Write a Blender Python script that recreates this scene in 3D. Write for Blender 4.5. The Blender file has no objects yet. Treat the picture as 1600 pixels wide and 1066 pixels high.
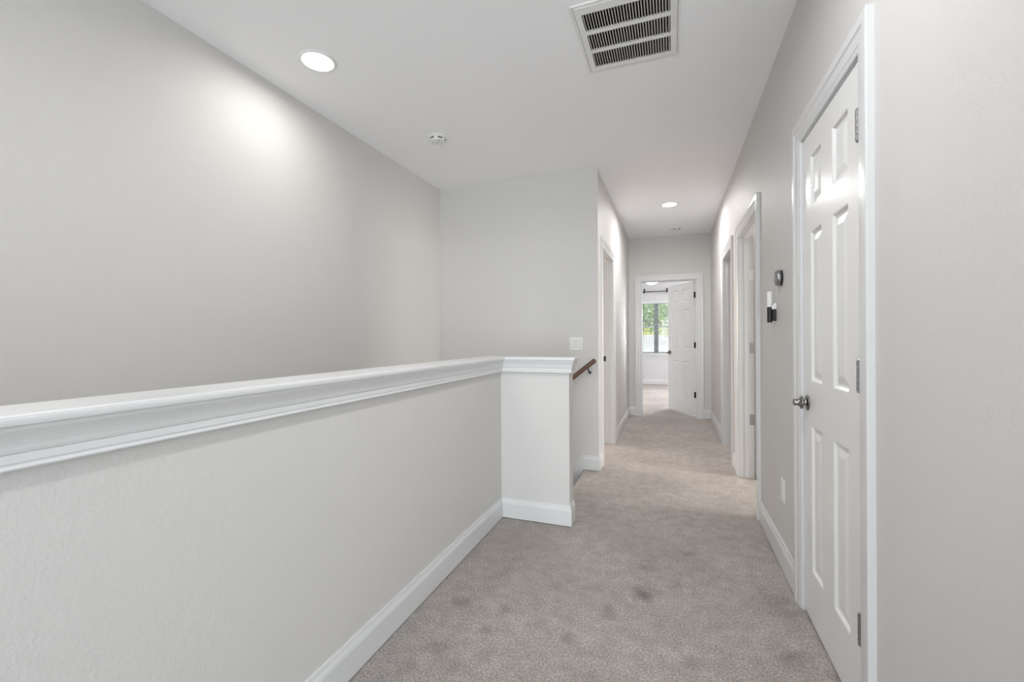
import bpy, bmesh, math, random
from mathutils import Vector, Matrix

S = bpy.context.scene
COL = S.collection
PI = math.pi
R = math.radians

# ------------------------------------------------------------------ camera
F_PX, YAW, CAM_H, ROLL, V_H = 679.54, .3518, 1.2065, .0052, 528.43
cam = bpy.data.cameras.new('camera')
cam.sensor_width = 36.0
cam.lens = F_PX / 1600 * 36.0
cam.shift_y = (V_H - 533.0) / 1600
cam.clip_start = .02
cam.clip_end = 300
cam_ob = bpy.data.objects.new('camera', cam)
COL.objects.link(cam_ob)
_r = Vector((math.cos(YAW), math.sin(YAW), 0))
_f = Vector((-math.sin(YAW), math.cos(YAW), 0))
_z = Vector((0, 0, 1))
_cx = _r * math.cos(ROLL) - _z * math.sin(ROLL)
_cy = _r * math.sin(ROLL) + _z * math.cos(ROLL)
_m = Matrix((_cx, _cy, -_f)).transposed().to_4x4()
_m.translation = (0, 0, CAM_H)
cam_ob.matrix_world = _m
S.camera = cam_ob

# ------------------------------------------------------------------ colour management, world, daylight
S.view_settings.view_transform = 'Standard'
S.view_settings.look = 'None'
S.view_settings.exposure = 0.25
S.view_settings.gamma = 1.0
S.view_settings.use_curve_mapping = False
S.cycles.max_bounces = 10
S.cycles.diffuse_bounces = 7
S.cycles.use_denoising = True
S.cycles.sample_clamp_indirect = 6.0

world = bpy.data.worlds.new('sky')
S.world = world
world.use_nodes = True
_bg = world.node_tree.nodes['Background']
_bg.inputs['Color'].default_value = (.86, .94, 1.0, 1)
POW = dict(sky=1.5, sun=4.6, loft=160, bath=80, room=24, bed=40, bed_far=275, left=62, foyer=22, near=3.9, hall=17.5, loft_a=13.2, rear=11)
_bg.inputs['Strength'].default_value = POW['sky']

def light(name, kind, loc, power, color, rot=(0, 0, 0), **kw):
    L = bpy.data.lights.new(name, kind)
    L.energy = power
    L.color = color
    for k, v in kw.items():
        setattr(L, k, v)
    o = bpy.data.objects.new(name, L)
    o.location = loc
    o.rotation_euler = rot
    COL.objects.link(o)
    return o

light('sun', 'SUN', (0, -10, 20), POW['sun'], (1, .95, .85), (R(42), 0, R(-18)), angle=R(1))
# area lights outside the window openings in place of daylight; bedroom pair is added fill
light('daylight_loft', 'AREA', (.65, -3.25, 1.15), POW['loft'], (.93, .945, 1.0), (R(90), 0, 0), shape='RECTANGLE', size=2.4, size_y=2.1)
light('daylight_bath', 'AREA', (4.0, 3.75, 1.5), POW['bath'], (1.0, .95, .88), (0, R(90), 0), shape='RECTANGLE', size=1.0, size_y=.8)
light('daylight_room', 'AREA', (4.0, 5.7, 1.5), POW['room'], (1.0, .96, .92), (0, R(90), 0), shape='RECTANGLE', size=1.3, size_y=1.1)
light('bedroom_side_fill', 'AREA', (4.0, 9.4, 1.5), POW['bed'], (.97, .98, 1.0), (0, R(90), 0), shape='RECTANGLE', size=1.5, size_y=2.2)  # unseen side window light added to brighten the bedroom
light('bedroom_far_fill', 'AREA', (1.75, 12.2, 1.5), POW['bed_far'], (.97, .98, 1.0), (R(-90), 0, 0), shape='RECTANGLE', size=1.6, size_y=1.4)  # fill added behind the open door to brighten the bedroom floor
light('daylight_left_room', 'AREA', (-3.3, 5.6, 1.5), POW['left'], (1.0, .86, .74), (0, R(-90), 0), shape='RECTANGLE', size=1.2, size_y=1.0)

# area light added below for unseen lower-storey daylight reaching up the stairwell
light('foyer_fill', 'AREA', (-1.72, -3.1, -1.0), POW['foyer'], (1.0, .98, .95), (R(90), 0, 0), shape='RECTANGLE', size=.9, size_y=1.8)

# ------------------------------------------------------------------ dimensions
CE = 2.74
XL = -2.239          # stairwell outer wall
XH = -1.085          # half wall, hall side
TH = .115            # stud wall thickness
XC = -.622           # hall left wall
XR = .5445           # right wall
YC = 3.96            # stairwell end wall
YE = 6.98            # hall end wall
YP = 2.735           # pillar front
XP = -.617           # pillar end
YB = -2.7            # back of loft
YF = 11.68           # far bedroom wall
XW, XE = -3.0, 3.7
LOW = -2.75

# ------------------------------------------------------------------ materials
def mat(name, color, rough=.5, metal=0.0, spec=.5, emit=None, estr=0.0):
    m = bpy.data.materials.new(name)
    m.use_nodes = True
    b = m.node_tree.nodes['Principled BSDF']
    b.inputs['Base Color'].default_value = (*color, 1)
    b.inputs['Roughness'].default_value = rough
    b.inputs['Metallic'].default_value = metal
    b.inputs['Specular IOR Level'].default_value = spec
    if emit:
        b.inputs['Emission Color'].default_value = (*emit, 1)
        b.inputs['Emission Strength'].default_value = estr
    return m

def nodes(m):
    t = m.node_tree
    return t, t.nodes, t.links, t.nodes['Principled BSDF']

def bump(m, scale, strength, dist, detail=2.0, rough=.5, stretch=None):
    t, N, L, b = nodes(m)
    tc = N.new('ShaderNodeTexCoord')
    src = tc.outputs['Object']
    if stretch:
        mp = N.new('ShaderNodeMapping')
        mp.inputs['Scale'].default_value = stretch
        L.new(src, mp.inputs['Vector'])
        src = mp.outputs['Vector']
    n = N.new('ShaderNodeTexNoise')
    n.inputs['Scale'].default_value = scale
    n.inputs['Detail'].default_value = detail
    n.inputs['Roughness'].default_value = rough
    L.new(src, n.inputs['Vector'])
    bp = N.new('ShaderNodeBump')
    bp.inputs['Strength'].default_value = strength
    bp.inputs['Distance'].default_value = dist
    L.new(n.outputs['Fac'], bp.inputs['Height'])
    L.new(bp.outputs['Normal'], b.inputs['Normal'])
    return n

M = {}
M['wall'] = mat('greige_wall_paint', (.63, .617, .605), .55, spec=.3)
bump(M['wall'], 115, .27, .0045, 3, .55)
M['ceiling'] = mat('white_ceiling_paint', (.91, .915, .93), .8, spec=.2)
bump(M['ceiling'], 70, .10, .004, 3)
M['bedroom'] = mat('pale_bedroom_paint', (.66, .66, .675), .6, spec=.3)
M['trim'] = mat('white_gloss_trim', (.68, .684, .69), .28)
bump(M['trim'], 18, .012, .002, 2)
M['door'] = mat('white_door_paint', (.79, .79, .785), .27)
bump(M['door'], 60, .05, .002, 3, .6, (1, 1, .06))
M['nickel'] = mat('satin_nickel', (.27, .265, .25), .22, 1.0)
M['steel'] = mat('brushed_steel', (.36, .365, .375), .32, 1.0)
M['darkmetal'] = mat('oil_rubbed_black_metal', (.035, .032, .03), .4, .6)
M['plastic'] = mat('white_plastic', (.80, .80, .79), .35)
M['shade_frame'] = mat('shade_grey_switch_frame', (.42, .42, .41), .5)  # grey stands in for the shaded gap around each rocker
M['black'] = mat('black_plastic', (.014, .011, .010), .38)
M['glassface'] = mat('dark_glass_face', (.01, .01, .012), .04)
M['void'] = mat('dark_duct', (.016, .015, .014), .9)
M['slat'] = mat('dusty_vent_slat', (.50, .475, .45), .6)
M['lens'] = mat('lamp_lens', (.9, .9, .9), .5, emit=(1, .97, .92), estr=14)
M['bowl'] = mat('lit_glass_bowl', (.9, .9, .9), .4, emit=(1, .96, .9), estr=9)
M['tubelight'] = mat('frosted_white_tube', (.85, .85, .84), .35)
M['blind'] = mat('white_blind_slat', (.70, .72, .73), .45)
M['frame'] = mat('window_vinyl', (.72, .75, .76), .4)
M['mullion'] = mat('shaded_post_grey', (.20, .235, .25), .5)  # post's shadowed look put into its colour; wand and house windows reuse it
M['rodgrey'] = mat('grey_metal_rod', (.20, .20, .21), .35, .7)

def carpet_material():
    m = mat('beige_cut_pile_carpet', (.4, .35, .31), .95, spec=.1)
    t, N, L, b = nodes(m)
    tc = N.new('ShaderNodeTexCoord')
    def noise(scale, detail, ro=.5):
        n = N.new('ShaderNodeTexNoise')
        n.inputs['Scale'].default_value = scale
        n.inputs['Detail'].default_value = detail
        n.inputs['Roughness'].default_value = ro
        L.new(tc.outputs['Object'], n.inputs['Vector'])
        return n
    def ramp(src, p0, c0, p1, c1):
        r = N.new('ShaderNodeValToRGB')
        r.color_ramp.elements[0].position = p0
        r.color_ramp.elements[0].color = (*c0, 1)
        r.color_ramp.elements[1].position = p1
        r.color_ramp.elements[1].color = (*c1, 1)
        L.new(src, r.inputs['Fac'])
        return r
    def mix(kind, fac, a, c):
        x = N.new('ShaderNodeMixRGB')
        x.blend_type = kind
        if isinstance(fac, float):
            x.inputs['Fac'].default_value = fac
        else:
            L.new(fac, x.inputs['Fac'])
        for s, v in ((1, a), (2, c)):
            if isinstance(v, tuple):
                x.inputs[s].default_value = (*v, 1)
            else:
                L.new(v, x.inputs[s])
        return x.outputs['Color']
    fine = noise(125, 4, .75)
    c = ramp(fine.outputs['Fac'], .37, (.315, .277, .252), .64, (.85, .77, .715)).outputs['Color']
    big = noise(2.2, 3, .55)
    c = mix('MULTIPLY', 1.0, c, ramp(big.outputs['Fac'], .35, (.88, .87, .87), .65, (1.05, 1.05, 1.05)).outputs['Color'])
    mid = noise(14, 3, .6)
    c = mix('MULTIPLY', 1.0, c, ramp(mid.outputs['Fac'], .33, (.83, .825, .82), .66, (1.07, 1.07, 1.07)).outputs['Color'])
    # worn spots
    wob = noise(22, 2)
    for (x, y, r0, k) in ((-0.132, 2.137, 0.085, 0.43), (-0.917, 1.777, 0.060, 0.67), (-0.707, 1.808, 0.050, 0.65), (-0.716, 1.642, 0.055, 0.69),
                          (-0.866, 1.502, 0.060, 0.69), (-0.399, 1.720, 0.050, 0.71), (-0.266, 1.937, 0.060, 0.73), (-0.126, 2.362, 0.055, 0.73),
                          (0.007, 2.249, 0.060, 0.77), (0.083, 2.599, 0.050, 0.77), (0.462, 2.260, 0.120, 0.71), (0.429, 1.891, 0.100, 0.69),
                          (-0.478, 2.123, 0.030, 0.71), (0.053, 1.725, 0.060, 0.73), (-0.757, 1.434, 0.060, 0.69), (-0.524, 2.036, 0.025, 0.73),
                          (-0.914, 1.375, 0.050, 0.73)):
        sub = N.new('ShaderNodeVectorMath')
        sub.operation = 'DISTANCE'
        sub.inputs[1].default_value = (x, y, 0)
        L.new(tc.outputs['Object'], sub.inputs[0])
        ad = N.new('ShaderNodeMath')
        ad.operation = 'MULTIPLY_ADD'
        L.new(wob.outputs['Fac'], ad.inputs[0])
        ad.inputs[1].default_value = r0 * 1.5
        L.new(sub.outputs['Value'], ad.inputs[2])
        rp = ramp(ad.outputs['Value'], 0, (k, k * .985, k * .96), 1, (1, 1, 1))
        rp.color_ramp.elements[0].position = r0 * .8
        rp.color_ramp.elements[1].position = r0 * 1.75
        c = mix('MULTIPLY', 1.0, c, rp.outputs['Color'])
    L.new(c, b.inputs['Base Color'])
    b.inputs['Sheen Weight'].default_value = .25
    b.inputs['Sheen Roughness'].default_value = .6
    bn = noise(110, 4, .8)
    bp = N.new('ShaderNodeBump')
    bp.inputs['Strength'].default_value = .9
    bp.inputs['Distance'].default_value = .02
    L.new(bn.outputs['Fac'], bp.inputs['Height'])
    L.new(bp.outputs['Normal'], b.inputs['Normal'])
    return m
M['carpet'] = carpet_material()

def wood_material():
    m = mat('brown_stained_wood', (.17, .08, .04), .35)
    t, N, L, b = nodes(m)
    tc = N.new('ShaderNodeTexCoord')
    mp = N.new('ShaderNodeMapping')
    mp.inputs['Scale'].default_value = (4, 60, 60)
    L.new(tc.outputs['Object'], mp.inputs['Vector'])
    n = N.new('ShaderNodeTexNoise')
    n.inputs['Scale'].default_value = 1.5
    n.inputs['Detail'].default_value = 4
    L.new(mp.outputs['Vector'], n.inputs['Vector'])
    r = N.new('ShaderNodeValToRGB')
    r.color_ramp.elements[0].position = .3
    r.color_ramp.elements[0].color = (.060, .028, .015, 1)
    r.color_ramp.elements[1].position = .7
    r.color_ramp.elements[1].color = (.15, .078, .045, 1)
    L.new(n.outputs['Fac'], r.inputs['Fac'])
    L.new(r.outputs['Color'], b.inputs['Base Color'])
    return m
M['wood'] = wood_material()

def pane_material():
    m = bpy.data.materials.new('clear_pane')
    m.use_nodes = True
    t = m.node_tree
    t.nodes.clear()
    out = t.nodes.new('ShaderNodeOutputMaterial')
    mx = t.nodes.new('ShaderNodeMixShader')
    tr = t.nodes.new('ShaderNodeBsdfTransparent')
    tr.inputs['Color'].default_value = (.93, .96, .95, 1)
    gl = t.nodes.new('ShaderNodeBsdfGlossy')
    gl.inputs['Roughness'].default_value = .02
    fr = t.nodes.new('ShaderNodeFresnel')
    fr.inputs['IOR'].default_value = 1.45
    t.links.new(fr.outputs[0], mx.inputs[0])
    t.links.new(tr.outputs[0], mx.inputs[1])
    t.links.new(gl.outputs[0], mx.inputs[2])
    t.links.new(mx.outputs[0], out.inputs['Surface'])
    return m
M['pane'] = pane_material()

def leaf_material(name, a, c):
    m = mat(name, a, .6)
    t, N, L, b = nodes(m)
    tc = N.new('ShaderNodeTexCoord')
    n = N.new('ShaderNodeTexNoise')
    n.inputs['Scale'].default_value = 1.3
    n.inputs['Detail'].default_value = 5
    L.new(tc.outputs['Object'], n.inputs['Vector'])
    r = N.new('ShaderNodeValToRGB')
    r.color_ramp.elements[0].position = .35
    r.color_ramp.elements[0].color = (*a, 1)
    r.color_ramp.elements[1].position = .65
    r.color_ramp.elements[1].color = (*c, 1)
    L.new(n.outputs['Fac'], r.inputs['Fac'])
    L.new(r.outputs['Color'], b.inputs['Base Color'])
    return m
M['leaf'] = leaf_material('green_leaves', (.16, .27, .09), (.40, .52, .20))
M['leaf_y'] = leaf_material('yellow_green_leaves', (.42, .44, .10), (.68, .66, .22))
M['bark'] = mat('bark', (.12, .09, .07), .9)
bump(M['bark'], 9, .8, .05, 4)
M['lawn'] = leaf_material('lawn_grass', (.16, .26, .08), (.30, .40, .14))
M['stucco'] = mat('white_stucco', (.58, .635, .70), .8)
bump(M['stucco'], 6, .3, .02, 4)
M['roof'] = mat('pale_roof', (.54, .60, .67), .7)
bump(M['roof'], 5, .3, .03, 3)

# ------------------------------------------------------------------ mesh helpers
def link(name, bm, m, parent=None, smooth=False, loc=None):
    bmesh.ops.recalc_face_normals(bm, faces=bm.faces)
    me = bpy.data.meshes.new(name)
    bm.to_mesh(me)
    bm.free()
    if smooth:
        for p in me.polygons:
            p.use_smooth = True
    for x in (m if isinstance(m, (list, tuple)) else [m]):
        me.materials.append(M[x])
    o = bpy.data.objects.new(name, me)
    COL.objects.link(o)
    if parent:
        o.parent = parent
    if loc:
        o.location = loc
    return o

def smooth_by_angle(o, deg=35):
    me = o.data
    bm = bmesh.new()
    bm.from_mesh(me)
    for f in bm.faces:
        f.smooth = True
    for e in bm.edges:
        if len(e.link_faces) == 2 and e.calc_face_angle(0) > R(deg):
            e.smooth = False
    bm.to_mesh(me)
    bm.free()

def structure(o, label=None, cat=None):
    o['kind'] = 'structure'
    if label:
        o['label'] = label
        o['category'] = cat
    return o

def tag(o, label, cat, group=None):
    o['label'] = label
    o['category'] = cat
    if group:
        o['group'] = group
    return o

def empty(name, loc=(0, 0, 0), rot=(0, 0, 0)):
    o = bpy.data.objects.new(name, None)
    o.empty_display_size = .05
    o.location = loc
    o.rotation_euler = rot
    COL.objects.link(o)
    return o

def box(bm, x0, x1, y0, y1, z0, z1, bev=0.0, seg=2):
    r = bmesh.ops.create_cube(bm, size=1.0)
    vs = r['verts']
    bmesh.ops.scale(bm, vec=(abs(x1 - x0), abs(y1 - y0), abs(z1 - z0)), verts=vs)
    bmesh.ops.translate(bm, vec=((x0 + x1) / 2, (y0 + y1) / 2, (z0 + z1) / 2), verts=vs)
    if bev:
        es = list({e for v in vs for e in v.link_edges})
        bmesh.ops.bevel(bm, geom=es, offset=bev, segments=seg, affect='EDGES', profile=.5)
    return vs

def cyl(bm, p0, p1, r0, r1=None, n=24, caps=True):
    p0, p1 = Vector(p0), Vector(p1)
    d = p1 - p0
    r1 = r0 if r1 is None else r1
    mtx = Matrix.Translation((p0 + p1) / 2) @ d.to_track_quat('Z', 'Y').to_matrix().to_4x4()
    bmesh.ops.create_cone(bm, cap_ends=caps, segments=n, radius1=r0, radius2=r1, depth=d.length, matrix=mtx)

def lathe(bm, prof, mtx=Matrix.Identity(4), n=40):
    """prof: list of (radius, height) about local Z."""
    rings = []
    for r, z in prof:
        if r < 1e-6:
            rings.append([bm.verts.new(mtx @ Vector((0, 0, z)))])
        else:
            rings.append([bm.verts.new(mtx @ Vector((r * math.cos(2 * PI * k / n), r * math.sin(2 * PI * k / n), z))) for k in range(n)])
    for a, c in zip(rings, rings[1:]):
        for k in range(n):
            k2 = (k + 1) % n
            if len(a) == 1 and len(c) == 1:
                continue
            if len(a) == 1:
                bm.faces.new((a[0], c[k], c[k2]))
            elif len(c) == 1:
                bm.faces.new((a[k], a[k2], c[0]))
            else:
                bm.faces.new((a[k], a[k2], c[k2], c[k]))

def sweep(bm, path, prof, mapf):
    """Mitred sweep of a closed profile (offset d to the right of the path, height h) along a 2-D path."""
    P = [Vector((p[0], p[1])) for p in path]
    dirs = [(P[i + 1] - P[i]).normalized() for i in range(len(P) - 1)]
    nor = [Vector((d.y, -d.x)) for d in dirs]
    rings = []
    for i, p in enumerate(P):
        if i == 0:
            o = nor[0]
        elif i == len(P) - 1:
            o = nor[-1]
        else:
            o = (nor[i - 1] + nor[i]) / (1 + nor[i - 1].dot(nor[i]))
        rings.append([bm.verts.new(mapf(p.x + o.x * d, p.y + o.y * d, h)) for d, h in prof])
    n = len(prof)
    for a, c in zip(rings, rings[1:]):
        for k in range(n):
            bm.faces.new((a[k], a[(k + 1) % n], c[(k + 1) % n], c[k]))
    bm.faces.new(rings[0])
    bm.faces.new(rings[-1])

def wall_y(bm, x0, x1, ya, yb, z0, z1, holes=()):
    """wall running along Y, with (y0, y1, zlo, zhi) holes"""
    y = ya
    for (h0, h1, lo, hi) in sorted(holes):
        box(bm, x0, x1, y, h0, z0, z1)
        box(bm, x0, x1, h0, h1, hi, z1)
        if lo > z0 + 1e-4:
            box(bm, x0, x1, h0, h1, z0, lo)
        y = h1
    box(bm, x0, x1, y, yb, z0, z1)

def wall_x(bm, y0, y1, xa, xb, z0, z1, holes=()):
    x = xa
    for (h0, h1, lo, hi) in sorted(holes):
        box(bm, x, h0, y0, y1, z0, z1)
        box(bm, h0, h1, y0, y1, hi, z1)
        if lo > z0 + 1e-4:
            box(bm, h0, h1, y0, y1, z0, lo)
        x = h1
    box(bm, x, xb, y0, y1, z0, z1)

# ------------------------------------------------------------------ setting: floor, ceiling, walls
J = .018                       # jamb thickness
ZD = 2.062                     # door opening height
CLOSET = (1.613, 2.243)
ROOM2 = (3.325, 4.19)
ROOM3 = (4.625, 5.385)
LEFTD = (4.206, 5.0)
ENDD = (-.436, .350)

bm = bmesh.new()
box(bm, XH - .02, XE, YB, YP + .05, -.25, 0)
box(bm, -.75, XE, YP + .05, YC, -.25, 0)
box(bm, XW, XE, YC + .06, YF, -.25, 0)
box(bm, XC - .02, XE, YC, YC + .06, -.25, 0)
structure(link('floor', bm, 'carpet'))

VENT = (-.410, .020, 2.012, 2.490)        # duct hole
bm = bmesh.new()
x0, x1, y0, y1 = VENT
box(bm, XW - .1, x0, YB - .1, YF + .1, CE, CE + .12)
box(bm, x1, XE + .1, YB - .1, YF + .1, CE, CE + .12)
box(bm, x0, x1, YB - .1, y0, CE, CE + .12)
box(bm, x0, x1, y1, YF + .1, CE, CE + .12)
structure(link('ceiling', bm, 'ceiling'))

def wall(name, mk, m='wall'):
    bm = bmesh.new()
    mk(bm)
    return structure(link(name, bm, m))

wall('wall_left', lambda b: box(b, XL - .12, XL, YB, YC, LOW, CE))
wall('wall_stairwell', lambda b: box(b, XL - .12, XC, YC, YC + TH, LOW, CE))
wall('wall_half', lambda b: (box(b, XH - TH, XH, YB, YP, LOW, .981), box(b, XH - TH, XP, YP, YP + .11, LOW, .981)))
wall('wall_hall', lambda b: wall_y(b, XC - TH, XC, YC + TH, YE, 0, CE, [(LEFTD[0] - J, LEFTD[1] + J, 0, ZD + J)]))
wall('wall_right', lambda b: wall_y(b, XR, XR + TH, .30, YE, 0, CE,
     [(CLOSET[0] - J, CLOSET[1] + J, 0, ZD + J), (ROOM2[0] - J, ROOM2[1] + J, 0, ZD + J), (ROOM3[0] - J, ROOM3[1] + J, 0, ZD + J)]))
wall('wall_end', lambda b: wall_x(b, YE, YE + TH, XW, XE, 0, CE, [(ENDD[0] - J, ENDD[1] + J, 0, ZD + J)]))
wall('wall_back', lambda b: (wall_x(b, YB - .12, YB, XL - .12, XE, 0, CE, [(-.6, 1.9, .05, 2.3)]), wall_x(b, YB - .12, YB, XL - .12, XE, LOW, 0, [(-2.15, -1.3, -1.95, -.15)])))
BW = (-1.33, .59, .786, 2.13)             # bedroom window hole
wall('wall_bedroom', lambda b: wall_x(b, YF, YF + .14, XW - .1, XE + .1, 0, CE, [BW, (.95, 2.55, .786, 2.13)]), 'bedroom')  # right-hand opening added out of view to pass fill light
wall('wall_west', lambda b: wall_y(b, XW - .1, XW, YC + TH, YF, 0, CE, [(5.1, 6.1, .9, 2.1)]), 'bedroom')
wall('wall_east', lambda b: wall_y(b, XE, XE + .1, YB, YF, 0, CE, [(3.2, 4.3, .85, 2.15), (5.15, 6.25, .85, 2.15), (8.3, 10.5, .75, 2.25)]), 'bedroom')  # bedroom opening is unseen, added for the side fill
wall('wall_partition', lambda b: (box(b, XR + TH, XE, 2.75, 2.85, 0, CE), box(b, XR + TH, XE, 4.37, 4.47, 0, CE),
                                  box(b, XW, XL - .12, YC, YC + TH, 0, CE)))
wall('wall_loft', lambda b: box(b, XR + TH, XE, .30, .30 + TH, 0, CE))
wall('wall_closet', lambda b: box(b, XR + TH + .6, XR + TH + .7, 1.2, 2.75, 0, CE))

# lower storey seen only as darkness down the stairwell
wall('floor_lower', lambda b: box(b, XL - .12, XH, YB, YC + .02, LOW - .1, LOW), 'carpet')

# stairs: three treads, landing, then the flight turns back
bm = bmesh.new()
yA, yB = YP + .115, YC - .015
RISE, RUN = .19, .255
x = -.75
z = 0
for k in range(2):
    z -= RISE
    box(bm, x - RUN, x + .02, yA, yB, z - .25, z)
    x -= RUN
z -= RISE
box(bm, XL + .01, x + .02, yA, yB, z - .25, z)
y = yA
for k in range(8):
    z -= RISE
    box(bm, XL + .01, XH - TH - .01, y - RUN, y + .02, z - .25, z)
    y -= RUN
tag(link('staircase', bm, 'carpet'), 'beige carpeted stairs dropping away behind the white-capped half wall', 'stairs')

# ------------------------------------------------------------------ trim
BB = [(0, .005), (.0145, .005), (.0145, .098), (.0125, .108), (.009, .117), (.0075, .126), (.006, .133), (0, .133)]
plan = lambda a, c, h: Vector((a, c, h))
def baseboard(name, *paths):
    bm = bmesh.new()
    for p in paths:
        sweep(bm, p, BB, plan)
    return structure(link(name, bm, 'trim'))

CW = .088                                  # casing width
CASING = [(0, 0), (0, .007), (.004, .0095), (.012, .0105), (.016, .0105), (.019, .0125), (.046, .0150), (.052, .0165),
          (.056, .0195), (.080, .0205), (.085, .0195), (.088, .0165), (.088, 0)]
def half_plane(s): return s

def door_trim(name, axis, face, back, o, sign, stop_at, extra=None):
    """casing on the hall face plus jamb and stop. axis 'y': opening runs along Y in a wall at X=face; sign: direction of the face normal"""
    s0, s1 = o
    bm = bmesh.new()
    if axis == 'y':
        mp = lambda a, z, t: Vector((face + sign * t, a, z))
        bx = lambda a0, a1, t0, t1, z0, z1: box(bm, min(t0, t1), max(t0, t1), a0, a1, z0, z1)
    else:
        mp = lambda a, z, t: Vector((a, face + sign * t, z))
        bx = lambda a0, a1, t0, t1, z0, z1: box(bm, a0, a1, min(t0, t1), max(t0, t1), z0, z1)
    rv = .006
    # path climbs on the far side so that the outside lies to the right
    sweep(bm, [(s1 + rv, 0), (s1 + rv, ZD + rv), (s0 - rv, ZD + rv), (s0 - rv, 0)], CASING, mp)
    bx(s0 - J, s0, face, back, 0, ZD)
    bx(s1, s1 + J, face, back, 0, ZD)
    bx(s0 - J, s1 + J, face, back, ZD, ZD + J)
    a, c = stop_at
    bx(s0, s0 + .011, a, c, 0, ZD)
    bx(s1 - .011, s1, a, c, 0, ZD)
    bx(s0 + .011, s1 - .011, a, c, ZD - .011, ZD)
    o = structure(link(name, bm, 'trim'))
    return o

XRB = XR + TH
tr_closet = door_trim('trim_1', 'y', XR, XRB, CLOSET, -1, (XR + .040, XR + .075))
tr_room2 = door_trim('trim_2', 'y', XR, XRB, ROOM2, -1, (XR + .040, XRB - .038))
tr_room3 = door_trim('trim_3', 'y', XR, XRB, ROOM3, -1, (XR + .040, XRB - .038))
tr_left = door_trim('trim_4', 'y', XC, XC - TH, LEFTD, 1, (XC - .040, XC - TH + .038))
tr_end = door_trim('trim_5', 'x', YE, YE + TH, ENDD, -1, (YE + .040, YE + TH - .038))
for o, l in ((tr_closet, 'white stepped door casing around the closed closet door'),
             (tr_room2, 'white casing and jamb of the middle doorway on the right wall, with grey hinge leaves'),
             (tr_room3, 'white casing and jamb of the farthest doorway on the right wall'),
             (tr_left, 'white casing and jamb of the doorway on the left hall wall'),
             (tr_end, 'white casing around the bedroom doorway at the end of the hall')):
    o['label'] = l
    o['category'] = 'door trim'

e = .006 + CW
baseboard('baseboard_half', [(XH, YB), (XH, YP), (XP, YP), (XP, YP + .11)])
baseboard('baseboard_stairwell', [(-.767, YC), (XC, YC), (XC, LEFTD[0] - e)])
baseboard('baseboard_hall', [(XC, LEFTD[1] + e), (XC, YE), (ENDD[0] - e, YE)])
baseboard('baseboard_end', [(ENDD[1] + e, YE), (XR, YE), (XR, ROOM3[1] + e)])
baseboard('baseboard_right', [(XR, ROOM3[0] - e), (XR, ROOM2[1] + e)], [(XR, ROOM2[0] - e), (XR, CLOSET[1] + e)], [(XR, CLOSET[0] - e), (XR, .30)])
baseboard('baseboard_bedroom', [(XW, YF), (XE, YF)])
# the skirt board that follows the stairs down from the landing
bm = bmesh.new()
sk = [(-.767, 0), (-.767, .133), (-1.6, .133 - .833 * .745), (-1.6, -.26 - .833 * .745), (-.767, -.26)]
va = [bm.verts.new((x, YC, z)) for x, z in sk]
vb = [bm.verts.new((x, YC - .0125, z)) for x, z in sk]
bm.faces.new(va)
bm.faces.new(vb)
for k in range(len(sk)):
    bm.faces.new((va[k], va[(k + 1) % 5], vb[(k + 1) % 5], vb[k]))
structure(link('baseboard_stair_skirt', bm, 'trim'))

# half-wall cap: moulding under a projecting board
CAP = [(0, .981), (.017, .981), (.0205, .9825), (.022, .9855), (.0205, .989), (.0175, .991), (.0175, .9935), (.0195, .995), (.0195, 1.0085),
       (.0175, 1.010), (.0205, 1.0125), (.0225, 1.018), (.0240, 1.025), (.0262, 1.033), (.0295, 1.041), (.0335, 1.048), (.0365, 1.053), (.0365, 1.0605),
       (.041, 1.0605), (.0445, 1.063), (.0455, 1.068), (.0455, 1.073), (.044, 1.078), (.0405, 1.081), (0, 1.081)]
bm = bmesh.new()
sweep(bm, [(XH, YB), (XH, YP), (XP, YP), (XP, YP + .11)], CAP, plan)
box(bm, XH - TH - .012, XH, YB, YP + .122, .981, 1.081)
box(bm, XH, XP, YP, YP + .122, .981, 1.081)
structure(link('trim_6', bm, 'trim'), 'white moulded cap along the top of the half wall and its end post', 'wall cap')

# ------------------------------------------------------------------ doors
def door_panels(W, st, mull):
    pw = (W - 2 * st - mull) / 2
    xs = [(st, st + pw), (st + pw + mull, W - st)]
    return [(a, c, z0, z1) for a, c in xs for z0, z1 in ((.225, .835), (1.022, 1.645), (1.750, 1.962))]

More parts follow.
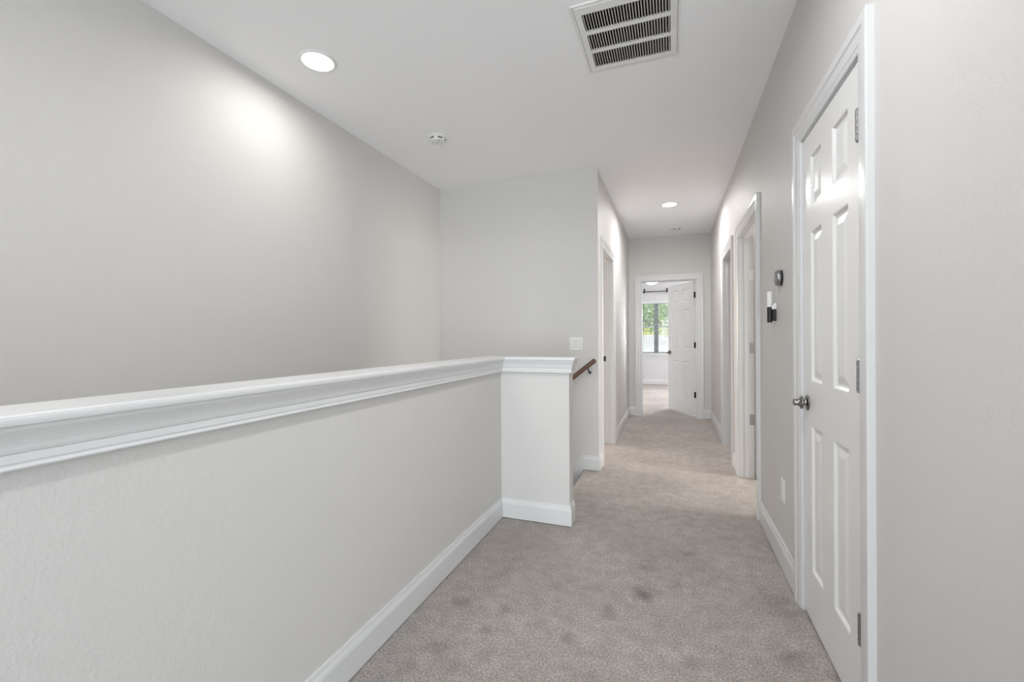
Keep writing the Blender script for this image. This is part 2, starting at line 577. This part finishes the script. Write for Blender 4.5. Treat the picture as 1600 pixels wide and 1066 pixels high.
def door_slab(bm, W, H, T, panels, z0=.012):
    """W along +X, thickness -Y (front face at y=0), both faces moulded"""
    xs = sorted({0, W} | {p[0] for p in panels} | {p[1] for p in panels})
    zs = sorted({z0, H} | {p[2] for p in panels} | {p[3] for p in panels})
    pset = {(round(p[0], 5), round(p[2], 5)) for p in panels}
    rings = [(0, 0), (.004, .0015), (.010, .0085), (.014, .0095), (.020, .0095), (.046, .0035), (.050, .0030)]
    for side in (0, 1):
        base = 0 if side == 0 else T
        sg = 1 if side == 0 else -1
        V = lambda x, z, d: bm.verts.new((x, base + sg * d, z))
        for i in range(len(xs) - 1):
            for j in range(len(zs) - 1):
                a, c, lo, hi = xs[i], xs[i + 1], zs[j], zs[j + 1]
                if (round(a, 5), round(lo, 5)) not in pset:
                    bm.faces.new([V(a, lo, 0), V(c, lo, 0), V(c, hi, 0), V(a, hi, 0)])
                    continue
                prev = None
                for ins, d in rings:
                    cur = [V(a + ins, lo + ins, d), V(c - ins, lo + ins, d), V(c - ins, hi - ins, d), V(a + ins, hi - ins, d)]
                    if prev:
                        for k in range(4):
                            bm.faces.new((prev[k], prev[(k + 1) % 4], cur[(k + 1) % 4], cur[k]))
                    prev = cur
                bm.faces.new(prev)
    E = lambda *p: bm.faces.new([bm.verts.new(q) for q in p])
    E((0, 0, z0), (0, T, z0), (0, T, H), (0, 0, H))
    E((W, 0, z0), (W, T, z0), (W, T, H), (W, 0, H))
    E((0, 0, z0), (W, 0, z0), (W, T, z0), (0, T, z0))
    E((0, 0, H), (W, 0, H), (W, T, H), (0, T, H))
    bmesh.ops.remove_doubles(bm, verts=bm.verts, dist=1e-5)

def knob(parent, x, z, y_face, sgn, m='nickel'):
    """local axes of the door: knob standing off the face along sgn*Y"""
    mtx = Matrix.Translation((x, y_face, z)) @ Matrix.Rotation(R(90) * (1 if sgn < 0 else -1), 4, 'X')
    bm = bmesh.new()
    lathe(bm, [(0, .008), (.0125, .008), (.0110, .012), (.0110, .016), (.016, .018),
               (.0265, .0205), (.0285, .0235), (.0275, .027), (.020, .030), (.0150, .034), (.0138, .042), (.0142, .050), (.0125, .0530),
               (.0105, .0525), (.009, .0512), (0, .0512)], mtx, 32)
    o = link('door_knob', bm, m, parent, True)
    smooth_by_angle(o, 50)
    bm = bmesh.new()
    lathe(bm, [(0, 0), (.0325, 0), (.0335, .002), (.0315, .006), (.023, .008), (0, .008)], mtx, 32)
    smooth_by_angle(link('knob_rose', bm, m, o, True), 50)
    return o

def hinge_knuckle(parent, x, y, z, m, L=.09, r=.0068):
    bm = bmesh.new()
    n = 5
    for k in range(n):
        a, c = z - L / 2 + L * k / n, z - L / 2 + L * (k + 1) / n
        cyl(bm, (x, y, a + .0006), (x, y, c - .0006), r, n=20)
    lathe(bm, [(0, L / 2 + .006), (.004, L / 2 + .005), (.006, L / 2 + .002), (.005, L / 2)], Matrix.Translation((x, y, z)), 16)
    lathe(bm, [(0, -L / 2 - .006), (.004, -L / 2 - .005), (.006, -L / 2 - .002), (.005, -L / 2)], Matrix.Translation((x, y, z)), 16)
    box(bm, x - .013, x + .013, y + r * .35, y + r * .85, z - L / 2, z + L / 2)
    o = link('hinge', bm, m, parent)
    smooth_by_angle(o, 40)
    return o

# closet door: closed, hinges on the near edge. local +X -> -Y (towards camera), local +Y -> +X (into the wall)
W1 = CLOSET[1] - CLOSET[0] - .006
bm = bmesh.new()
P1 = [(a, c, z0, z1) for a, c in ((.108, .247), (.370, .519)) for z0, z1 in ((.225, .835), (1.020, 1.645), (1.748, 1.960))]
door_slab(bm, W1, 2.057, .035, P1)
d1 = structure(link('door_1', bm, 'door'), 'closed white six-panel closet door with a nickel knob, nearest on the right wall', 'door')
d1.location = (XR + .0012, CLOSET[1] - .003, 0)
d1.rotation_euler = (0, 0, R(-90))
knob(d1, .058, .924, 0, -1)
for z in (.309, 1.085, 1.852):
    hinge_knuckle(d1, W1 + .0005, -.0075, z, 'steel', .094)

# bedroom door at the end of the hall: hinged on the right, swung about 60 degrees into the bedroom
W2 = ENDD[1] - ENDD[0] - .006
bm = bmesh.new()
door_slab(bm, W2, 2.052, .035, door_panels(W2, .115, .105))
d2 = structure(link('door_2', bm, 'door'), 'white six-panel bedroom door standing ajar at the end of the hall, black hinges', 'door')
# origin at the free (latch) edge, moved so that the hinge edge sits at the jamb
ang = R(62)
pin = Vector((ENDD[1] - .002, YE + TH + .004))
# closed door in local frame: x from -W2 to 0, front face y=-0.039 from the pin
for v in d2.data.vertices:
    v.co.x -= W2 + .003
    v.co.y -= .039
d2.location = (pin.x, pin.y, 0)
d2.rotation_euler = (0, 0, -ang)
knob(d2, -W2 + .062, .955, -.039, -1)
knob(d2, -W2 + .062, .955, -.004, 1)
def hinge_leaf(name, parent, a, m):
    bm = bmesh.new()
    box(bm, *a, .0012, 1)
    o = link(name, bm, m, parent)
    return o
for z in (.335, 1.085, 1.845):
    hinge_leaf('hinge', d2, (-.0030, -.0008, -.036, -.002, z - .045, z + .045), 'darkmetal')
    hinge_leaf('hinge', tr_end, (ENDD[1] - .0022, ENDD[1], YE + TH - .037, YE + TH, z - .045, z + .045), 'darkmetal')['label'] = 'black hinge leaf'

# door of the middle room on the right: swung fully into the room
W3 = ROOM2[1] - ROOM2[0] - .006
bm = bmesh.new()
door_slab(bm, W3, 2.052, .035, door_panels(W3, .115, .105))
d3 = structure(link('door_3', bm, 'door'), 'white panelled door swung open inside the middle doorway on the right', 'door')
for v in d3.data.vertices:
    v.co.x += .003
    v.co.y -= .039
d3.location = (XRB + .004, ROOM2[1] - .002, 0)
d3.rotation_euler = (0, 0, 0)
knob(d3, W3 - .062, .955, -.039, -1)
knob(d3, W3 - .062, .955, -.004, 1)
for z, m in ((.498, 'steel'), (1.112, 'steel'), (1.735, 'plastic')):
    hinge_leaf('hinge', tr_room2, (XRB - .037, XRB, ROOM2[1] - .0024, ROOM2[1], z - .045, z + .045), m)['label'] = 'hinge leaf on the jamb'
# strike plate on the far jamb of the left doorway
bm = bmesh.new()
box(bm, XC - TH + .004, XC - TH + .036, LEFTD[1] - .0022, LEFTD[1], .938, .995)
link('strike_plate', bm, 'darkmetal', tr_left)

# ------------------------------------------------------------------ ceiling items
def downlight(x, y, label, power, col=(1.0, .962, .915)):
    t = empty('recessed_light', (x, y, CE))
    tag(t, label, 'ceiling light', 'recessed ceiling lights')
    bm = bmesh.new()
    lathe(bm, [(.098, 0), (.097, -.004), (.090, -.008), (.083, -.007), (.078, -.002), (.078, 0)], n=48)
    o = link('trim_ring', bm, 'plastic', t, True)
    bm = bmesh.new()
    lathe(bm, [(.0785, -.001), (.05, -.0035), (0, -.0045)], n=48)
    link('lens', bm, 'lens', t, True)
    L = light('downlight_glow', 'AREA', (0, 0, -.012), power, col, shape='DISK', size=.14, spread=R(172))
    L.parent = t
    return t
downlight(-1.825, 1.885, 'round lit recessed ceiling light near the long left wall', POW['near'])
downlight(-.016, 5.34, 'round lit recessed ceiling light far down the narrow hall', POW['hall'], (1.0, .985, .965))
downlight(-1.45, -.35, 'unseen recessed light added over the rear of the stairwell as fill', POW['rear'])  # out-of-view lamp added to lift the right wall
downlight(-.16, 1.15, 'recessed ceiling light over the landing between half wall and closet door', POW['loft_a'], (.98, .985, 1.0))

def detector(x, y, label, s=1.0):
    t = empty('smoke_detector', (x, y, CE))
    tag(t, label, 'smoke detector', 'ceiling detectors')
    bm = bmesh.new()
    lathe(bm, [(0, 0), (.070 * s, 0), (.070 * s, -.008), (.066 * s, -.010), (0, -.010)], n=40)
    o = link('base', bm, 'plastic', t)
    smooth_by_angle(o)
    bm = bmesh.new()
    lathe(bm, [(0, -.010), (.055 * s, -.010), (.055 * s, -.014), (.060 * s, -.015), (.060 * s, -.030), (.054 * s, -.036), (.020 * s, -.039), (0, -.039)], n=40)
    o = link('cover', bm, 'plastic', t)
    smooth_by_angle(o)
    for a in range(6):
        bm = bmesh.new()
        vs = []
        for q in range(7):
            th = R(60 * a + 6 * q)
            for zz in (-.027, -.019):
                for rr in (.0590, .0609):
                    vs.append(bm.verts.new((math.cos(th) * rr * s, math.sin(th) * rr * s, zz)))
        for q in range(6):
            o4, n4 = vs[q * 4:q * 4 + 4], vs[q * 4 + 4:q * 4 + 8]
            for i, j in ((0, 1), (1, 3), (3, 2), (2, 0)):
                bm.faces.new((o4[i], o4[j], n4[j], n4[i]))
        for e4 in (vs[:4], vs[-4:]):
            bm.faces.new((e4[0], e4[1], e4[3], e4[2]))
        link('sensor_slot', bm, 'black', t)
    bm = bmesh.new()
    for dx, dy in ((-.03, -.012), (.0, .0), (.028, -.025)):
        cyl(bm, (dx * s, dy * s, -.0385), (dx * s, dy * s, -.0398), .006 if dx else .008, n=14)
    link('button', bm, 'slat', t)
detector(-1.667, 2.917, 'white round smoke detector on the ceiling beyond the near light')
detector(.063, 6.53, 'white round smoke detector on the ceiling near the end wall of the hall')

# return-air vent
VX0, VX1, VY0, VY1 = -.437, .047, 1.985, 2.512
t = empty('ceiling_vent', ((VX0 + VX1) / 2, (VY0 + VY1) / 2, CE))
tag(t, 'white square return air grille with dusty dark slots in the ceiling', 'vent')
t_off = Vector(t.location)
def vb(bm, x0, x1, y0, y1, z0, z1, **k): box(bm, x0 - t_off.x, x1 - t_off.x, y0 - t_off.y, y1 - t_off.y, z0 - CE, z1 - CE, **k)
bm = bmesh.new()
fl = .011
for a in ((VX0, VX1, VY0, VY0 + fl), (VX0, VX1, VY1 - fl, VY1), (VX0, VX0 + fl, VY0 + fl, VY1 - fl), (VX1 - fl, VX1, VY0 + fl, VY1 - fl)):
    vb(bm, *a, CE - .007, CE)
link('outer_flange', bm, 'plastic', t)
bm = bmesh.new()
fx0, fx1, fy0, fy1 = VX0 + .014, VX1 - .014, VY0 + .014, VY1 - .014
gx0, gx1 = -.394, .002
rows = [(2.044, 2.167), (2.192, 2.317), (2.340, 2.468)]
for a in ((fx0, gx0, fy0, fy1), (gx1, fx1, fy0, fy1), (gx0, gx1, fy0, rows[0][0]), (gx0, gx1, rows[2][1], fy1),
          (gx0, gx1, rows[0][1], rows[1][0]), (gx0, gx1, rows[1][1], rows[2][0])):
    vb(bm, *a, CE - .011, CE - .002)
link('face_frame', bm, 'plastic', t)
bm = bmesh.new()
NS = 30
for k in range(NS):
    xc = gx0 + (gx1 - gx0) * (k + .5) / NS - t_off.x
    for ra, rb in rows:
        # angled blade
        q = [(xc + .0030, -.0100), (xc - .0018, -.0106), (xc - .0050, .004), (xc - .0036, .004)]
        A = [bm.verts.new((x, ra - t_off.y, z)) for x, z in q]
        B = [bm.verts.new((x, rb - t_off.y, z)) for x, z in q]
        bm.faces.new(A)
        bm.faces.new(B)
        for i in range(4):
            bm.faces.new((A[i], A[(i + 1) % 4], B[(i + 1) % 4], B[i]))
link('grille_slats', bm, 'slat', t)
bm = bmesh.new()
x0, x1, y0, y1 = VENT
vb(bm, x0, x1, y0, y1, CE + .30, CE + .31)
vb(bm, x0, x0 + .004, y0, y1, CE + .0, CE + .30)
vb(bm, x1 - .004, x1, y0, y1, CE + .0, CE + .30)
vb(bm, x0 + .004, x1 - .004, y0, y0 + .004, CE + .0, CE + .30)
vb(bm, x0 + .004, x1 - .004, y1 - .004, y1, CE + .0, CE + .30)
link('duct', bm, 'void', t)

# ------------------------------------------------------------------ wall items
# double rocker switch on the stairwell wall
t = empty('light_switch', (-.827, YC, 1.151))
tag(t, 'white double rocker light switch on the wall above the handrail', 'light switch', 'wall switches')
bm = bmesh.new()
box(bm, -.0585, .0585, -.006, 0, -.0585, .0585, bev=.0025)
link('cover_plate', bm, 'plastic', t)
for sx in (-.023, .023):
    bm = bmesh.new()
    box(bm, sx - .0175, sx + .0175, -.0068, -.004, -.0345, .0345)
    f = link('rocker_shade_frame', bm, 'shade_frame', t)  # darker plate draws the rocker's shade outline
    bm = bmesh.new()
    va = [bm.verts.new(p) for p in ((sx - .0155, -.007, -.0325), (sx + .0155, -.007, -.0325), (sx + .0155, -.0115, .0325), (sx - .0155, -.0115, .0325),
                                    (sx - .0155, -.004, -.0325), (sx + .0155, -.004, -.0325), (sx + .0155, -.004, .0325), (sx - .0155, -.004, .0325))]
    for q in ((0, 1, 2, 3), (0, 1, 5, 4), (1, 2, 6, 5), (2, 3, 7, 6), (3, 0, 4, 7), (4, 5, 6, 7)):
        bm.faces.new([va[i] for i in q])
    link('rocker', bm, 'plastic', f)

# single switch on the left hall wall
t = empty('light_switch', (XC, 6.44, 1.165))
tag(t, 'white single light switch on the left hall wall near the bedroom doorway', 'light switch', 'wall switches')
bm = bmesh.new()
box(bm, 0, .006, -.035, .035, -.058, .058, bev=.0025)
link('cover_plate', bm, 'plastic', t)
bm = bmesh.new()
box(bm, .004, .010, -.0155, .0155, -.0325, .0325, bev=.002)
link('rocker', bm, 'plastic', t)

# blank plate low on the right wall
t = empty('outlet_plate', (XR, 2.617, .404))
tag(t, 'white wall outlet plate low on the right wall beside the closet door', 'outlet')
bm = bmesh.new()
box(bm, -.006, 0, -.036, .036, -.058, .058, bev=.0025)
link('cover_plate', bm, 'plastic', t)
bm = bmesh.new()
box(bm, -.0075, -.004, -.0165, .0165, -.033, .033, bev=.001)
link('insert', bm, 'plastic', t)

# thermostat: round, steel ring, dark glass face
t = empty('thermostat', (XR, 2.638, 1.516))
tag(t, 'round steel-ringed thermostat with dark glass face on the right wall', 'thermostat')
mx = Matrix.Rotation(R(-90), 4, 'Y')
bm = bmesh.new()
lathe(bm, [(0, 0), (.040, 0), (.040, .006), (.036, .008), (0, .008)], mx)
smooth_by_angle(link('base_ring', bm, 'black', t))
bm = bmesh.new()
lathe(bm, [(.036, .008), (.0405, .009), (.0422, .012), (.0422, .0225), (.0405, .0258), (.0375, .0268), (.0370, .0255), (.0370, .0250)], mx, 56)
smooth_by_angle(link('steel_ring', bm, 'steel', t), 50)
bm = bmesh.new()
lathe(bm, [(.0371, .0250), (.0365, .0264), (.030, .0276), (0, .0286)], mx, 56)
smooth_by_angle(link('glass_face', bm, 'glassface', t), 50)

# rechargeable stick light under the thermostat
t = empty('wall_light', (XR, 2.772, 1.372))
tag(t, 'slim black and white stick light clipped to the right wall under the thermostat', 'wall light')
bm = bmesh.new()
box(bm, -.0180, 0, -.011, .011, -.078, -.012, bev=.003)
link('wall_bracket', bm, 'black', t)
bm = bmesh.new()
va = [bm.verts.new(p) for y in (-.009, .009) for p in ((0, y, .022), (-.006, y, .021), (-.026, y, -.004), (-.022, y, -.0125), (0, y, -.0125))]
bm.faces.new(va[:5])
bm.faces.new(va[5:])
for k in range(5):
    bm.faces.new((va[k], va[(k + 1) % 5], va[5 + (k + 1) % 5], va[5 + k]))
link('holder', bm, 'plastic', t)
bm = bmesh.new()
lathe(bm, [(0, -.086), (.011, -.086), (.0125, -.084), (.0125, .000), (0, .000)], Matrix.Translation((-.0310, 0, 0)), 28)
smooth_by_angle(link('handle', bm, 'black', t))
bm = bmesh.new()
lathe(bm, [(0, .0005), (.0122, .0005), (.0122, .082), (.0105, .086), (0, .087)], Matrix.Translation((-.0310, 0, 0)), 28)
smooth_by_angle(link('light_tube', bm, 'tubelight', t))

# handrail on the stairwell wall
t = empty('handrail', (-.638, YC - .07, 1.008))
tag(t, 'round brown wooden handrail sloping down the stairs under the double switch', 'handrail')
sl = Vector((-1, 0, -.80)).normalized()
bm = bmesh.new()
mtx = sl.to_track_quat('Z', 'Y').to_matrix().to_4x4()
lathe(bm, [(0, 0), (.014, 0), (.0185, .004), (.0200, .010), (.0200, 1.82), (.0185, 1.826), (0, 1.83)], mtx, 28)
smooth_by_angle(link('rail', bm, 'wood', t), 50)
for s in (.083, 1.25):
    p = sl * s
    bm = bmesh.new()
    cyl(bm, (p.x, .001, p.z - .017), (p.x + .004, .008, p.z - .055), (.005), n=14)
    cyl(bm, (p.x + .004, .008, p.z - .055), (p.x + .004, .066, p.z - .068), .006, n=14)
    cyl(bm, (p.x + .004, .064, p.z - .068), (p.x + .004, .0695, p.z - .068), .011, .013, n=24)
    smooth_by_angle(link('bracket', bm, 'darkmetal', t))

# ------------------------------------------------------------------ bedroom
# window with a middle post, two sashes each side
w = empty('window_1', (0, YF, 0))
structure(w, 'double bedroom window with a centre post coloured grey for its shade behind white blinds', 'window')
x0, x1, z0, z1 = BW
PX0, PX1 = -.425, -.318
yv = .075
bm = bmesh.new()
ft = .045
box(bm, x0, x0 + ft, yv, yv + .06, z0, z1)
box(bm, x1 - ft, x1, yv, yv + .06, z0, z1)
for a, c in ((x0 + ft, PX0), (PX1, x1 - ft)):
    box(bm, a, c, yv, yv + .06, z0, z0 + .05)
    box(bm, a, c, yv, yv + .06, z1 - .045, z1)
    box(bm, a, c, yv + .005, yv + .055, 1.462, 1.500)
link('window_frame', bm, 'frame', w)
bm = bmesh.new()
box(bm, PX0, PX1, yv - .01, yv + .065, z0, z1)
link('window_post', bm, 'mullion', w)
bm = bmesh.new()
for a, c in ((x0 + ft, PX0), (PX1, x1 - ft)):
    box(bm, a, c, yv + .028, yv + .032, z0 + .05, 1.462)
    box(bm, a, c, yv + .028, yv + .032, 1.500, z1 - .045)
link('window_pane', bm, 'pane', w)
bm = bmesh.new()
box(bm, x0 - .04, x1 + .04, -.055, .07, z0 - .042, z0, bev=.006)
box(bm, x0 - .02, x1 + .02, -.018, 0, z0 - .10, z0 - .042)
link('window_sill', bm, 'trim', w)

# two-inch blind across the whole window
t = empty('window_blind', (0, YF, 0))
tag(t, 'white horizontal slat blind lowered over the bedroom window', 'blind')
bx0, bx1 = x0 + .004, x1 - .004
bm = bmesh.new()
box(bm, bx0, bx1, -.010, .055, z1 - .058, z1 - .002, bev=.004)
link('headrail', bm, 'blind', t)
bm = bmesh.new()
NSL = 25
for k in range(NSL):
    zc = z0 + .048 + (z1 - .075 - z0 - .048) * k / (NSL - 1)
    th = R(-17)
    d = Vector((0, math.cos(th), math.sin(th)))
    pr = []
    for s, cr in ((-.025, -.0), (-.012, .002), (0, .0028), (.012, .002), (.025, 0)):
        pr.append((.030 + d.y * s, zc + d.z * s + cr))
    for q in range(4):
        (ya, za), (yb_, zb) = pr[q], pr[q + 1]
        vs = [bm.verts.new(p) for p in ((bx0, ya, za), (bx1, ya, za), (bx1, yb_, zb), (bx0, yb_, zb),
                                        (bx0, ya, za - .0025), (bx1, ya, za - .0025), (bx1, yb_, zb - .0025), (bx0, yb_, zb - .0025))]
        for f in ((0, 1, 2, 3), (7, 6, 5, 4), (0, 1, 5, 4), (2, 3, 7, 6)):
            bm.faces.new([vs[i] for i in f])
link('slats', bm, 'blind', t)
bm = bmesh.new()
box(bm, bx0, bx1, .006, .054, z0 + .004, z0 + .022, bev=.004)
link('bottom_rail', bm, 'blind', t)
bm = bmesh.new()
for cx in (x0 + .15, -.70, -.12, x1 - .15):
    for yy in (.004, .056):
        box(bm, cx - .0012, cx + .0012, yy - .001, yy + .001, z0 + .02, z1 - .05)
link('ladder_cord', bm, 'blind', t)
bm = bmesh.new()
cyl(bm, (-.675, -.012, .83), (-.675, -.012, z1 - .05), .005, n=10)
link('tilt_wand', bm, 'mullion', t)

# valance board over the blind
t_v = None
bm = bmesh.new()
box(bm, x0 - .03, x1 + .03, -.02, 0, z1 + .0, z1 + .10, bev=.003)
structure(link('trim_7', bm, 'trim'), 'white head trim board over the bedroom window', 'window trim')

# curtain rod
t = empty('curtain_rod', (-.38, YF, 2.365))
tag(t, 'dark grey curtain rod on black brackets above the bedroom window', 'curtain rod')
bm = bmesh.new()
cyl(bm, (-1.15, -.09, 0), (1.15, -.09, 0), .016, n=20)
for sx in (-1, 1):
    cyl(bm, (1.15 * sx, -.09, 0), (1.20 * sx, -.09, 0), .022, n=20)
smooth_by_angle(link('rod', bm, 'rodgrey', t))
for bxx in (-.27, .275):
    bm = bmesh.new()
    box(bm, bxx - .019, bxx + .019, -.006, 0, -.02, .085, bev=.001, seg=1)
    box(bm, bxx - .016, bxx + .016, -.112, -.004, -.022, -.014)
    box(bm, bxx - .016, bxx + .016, -.112, -.106, -.014, .078)
    link('bracket', bm, 'black', t)

# ceiling light with bowl and pull chains
LY = 9.3
t = empty('ceiling_fan', (-.375, LY, CE))
tag(t, 'white bedroom ceiling fan with lit glass bowl and pull chain, seen through the end doorway', 'ceiling fan')
bm = bmesh.new()
lathe(bm, [(0, 0), (.075, 0), (.072, -.03), (.030, -.05), (.014, -.055), (.014, -.17), (.05, -.18), (.11, -.20), (.125, -.235), (.115, -.28), (.07, -.305), (0, -.305)], n=40)
smooth_by_angle(link('motor_housing', bm, 'plastic', t), 50)
bm = bmesh.new()
lathe(bm, [(.07, -.306), (.14, -.325), (.155, -.350), (.145, -.390), (.105, -.430), (.05, -.452), (0, -.458)], n=40)
link('glass_bowl', bm, 'bowl', t, True)
for k in range(5):
    a = R(72 * k + 20)
    bm = bmesh.new()
    box(bm, .16, .66, -.062, .062, -.252, -.245, bev=.002)
    box(bm, .09, .20, -.02, .02, -.256, -.246)
    bmesh.ops.rotate(bm, verts=bm.verts, matrix=Matrix.Rotation(a, 3, 'Z'))
    link('blade', bm, 'plastic', t)
bm = bmesh.new()
cyl(bm, (.02, -.02, -.45), (.02, -.02, -.60), .0018, n=8)
lathe(bm, [(0, -.60), (.006, -.603), (.008, -.615), (.005, -.627), (0, -.63)], Matrix.Translation((.02, -.02, 0)), 12)
link('pull_chain', bm, 'steel', t)

# ------------------------------------------------------------------ unseen loft window behind the camera, made floor-deep to light low surfaces
w = empty('window_2', (0, YB, 0))
structure(w, 'unseen window at the back of the loft, deepened to a glazed door for low light', 'window')
bm = bmesh.new()
for a in ((-.6, -.55, .05, 2.3), (1.85, 1.9, .05, 2.3), (.625, .675, .10, 2.25)):
    box(bm, a[0], a[1], -.10, -.04, a[2], a[3])
box(bm, -.55, 1.85, -.10, -.04, .05, .10)
box(bm, -.55, 1.85, -.10, -.04, 2.25, 2.3)
link('window_frame', bm, 'frame', w)
bm = bmesh.new()
box(bm, -.55, 1.85, -.072, -.068, .10, 2.25)
link('window_pane', bm, 'pane', w)

# ------------------------------------------------------------------ outside the bedroom window
rng = random.Random(7)
GZ = -3.0
bm = bmesh.new()
box(bm, -40, 40, YF + 1.5, 110, GZ - .2, GZ)
structure(link('ground_lawn', bm, 'lawn'))

def house(x, y, wdt, dep, eave, ridge, label):
    t = empty('house', (x, y, GZ))
    tag(t, label, 'house')
    bm = bmesh.new()
    box(bm, -wdt / 2, wdt / 2, 0, dep, 0, eave)
    link('walls', bm, 'stucco', t)
    bm = bmesh.new()
    o = .5
    A = [bm.verts.new(p) for p in ((-wdt / 2 - o, -o, eave), (wdt / 2 + o, -o, eave), (wdt / 2 + o, dep + o, eave), (-wdt / 2 - o, dep + o, eave),
                                   (-wdt / 2 + dep * .4, dep / 2, ridge), (wdt / 2 - dep * .4, dep / 2, ridge))]
    for q in ((0, 1, 5, 4), (1, 2, 5), (2, 3, 4, 5), (3, 0, 4), (3, 2, 1, 0)):
        bm.faces.new([A[i] for i in q])
    link('roof', bm, 'roof', t)
    for wx in (-3.2, 0, 3.2):
        bm = bmesh.new()
        box(bm, wx - .6, wx + .6, -.05, .0, eave - 1.9, eave - .5)
        link('window', bm, 'mullion', t)
house(-4.0, 25, 13, 8, 3.1, 4.35, 'pale neighbouring house with a low light roof outside the bedroom window')

def foliage(bm, c, rad, n, size, clumps=26):
    cs = []
    for _ in range(clumps):
        while True:
            p = Vector((rng.uniform(-1, 1), rng.uniform(-1, 1), rng.uniform(-1, 1)))
            if p.length < 1:
                break
        cs.append(Vector((c[0] + p.x * rad[0], c[1] + p.y * rad[1], c[2] + p.z * rad[2])))
    for _ in range(n):
        q = rng.choice(cs)
        g = Vector((rng.gauss(0, 1), rng.gauss(0, 1), rng.gauss(0, 1))) * (min(rad) * .22)
        p = q + g
        u = Vector((rng.gauss(0, 1), rng.gauss(0, 1), rng.gauss(0, 1))).normalized()
        v = u.orthogonal().normalized()
        s = size * rng.uniform(.6, 1.3)
        vs = [bm.verts.new(p + u * s), bm.verts.new(p + v * s * .5), bm.verts.new(p - u * s), bm.verts.new(p - v * s * .5)]
        bm.faces.new(vs)

def tree(x, y, h, rad, m, label, n=1500, size=.16):
    t = empty('tree', (x, y, GZ))
    tag(t, label, 'tree', 'trees outside the bedroom window')
    bm = bmesh.new()
    cyl(bm, (0, 0, 0), (.1, 0, h * .55), .17, .09, n=12)
    for k in range(5):
        a = R(72 * k)
        cyl(bm, (.07, 0, h * (.35 + .04 * k)), (.8 * math.cos(a) * rad[0] * .5, .8 * math.sin(a) * rad[1] * .5, h * (.6 + .05 * k)), .06, .02, n=8)
    link('trunk', bm, 'bark', t)
    bm = bmesh.new()
    foliage(bm, (0, 0, h - rad[2] * .9), rad, n, size)
    link('foliage', bm, m, t)
    return t
tree(-3.0, 43, 10.0, (2.0, 2.0, 3.6), 'leaf', 'green leafy tree at the left in the bedroom window', 2700, .17)
tree(-.35, 50, 9.4, (1.7, 1.7, 3.4), 'leaf', 'thin green tree at the right in the bedroom window', 1700, .17)
def bush(x, y, rad, m, label, n=1500):
    t = empty('bush', (x, y, GZ))
    tag(t, label, 'bush', 'bushes behind the pale house')
    bm = bmesh.new()
    for k in range(6):
        a = R(60 * k)
        cyl(bm, (.1 * math.cos(a), .1 * math.sin(a), 0), (rad[0] * .5 * math.cos(a), rad[1] * .5 * math.sin(a), rad[2] * 1.2), .06, .02, n=8)
    link('stem', bm, 'bark', t)
    bm = bmesh.new()
    foliage(bm, (0, 0, rad[2]), rad, n, .17, 40)
    link('foliage', bm, m, t)
bush(-2.1, 36.2, (1.0, 1.1, 2.75), 'leaf_y', 'yellow-green bush at the left in the bedroom window', 2200)
bush(-.45, 40.5, (1.0, 1.1, 2.75), 'leaf_y', 'pale yellow bush at the right in the bedroom window', 2200)

bpy.context.view_layer.update()
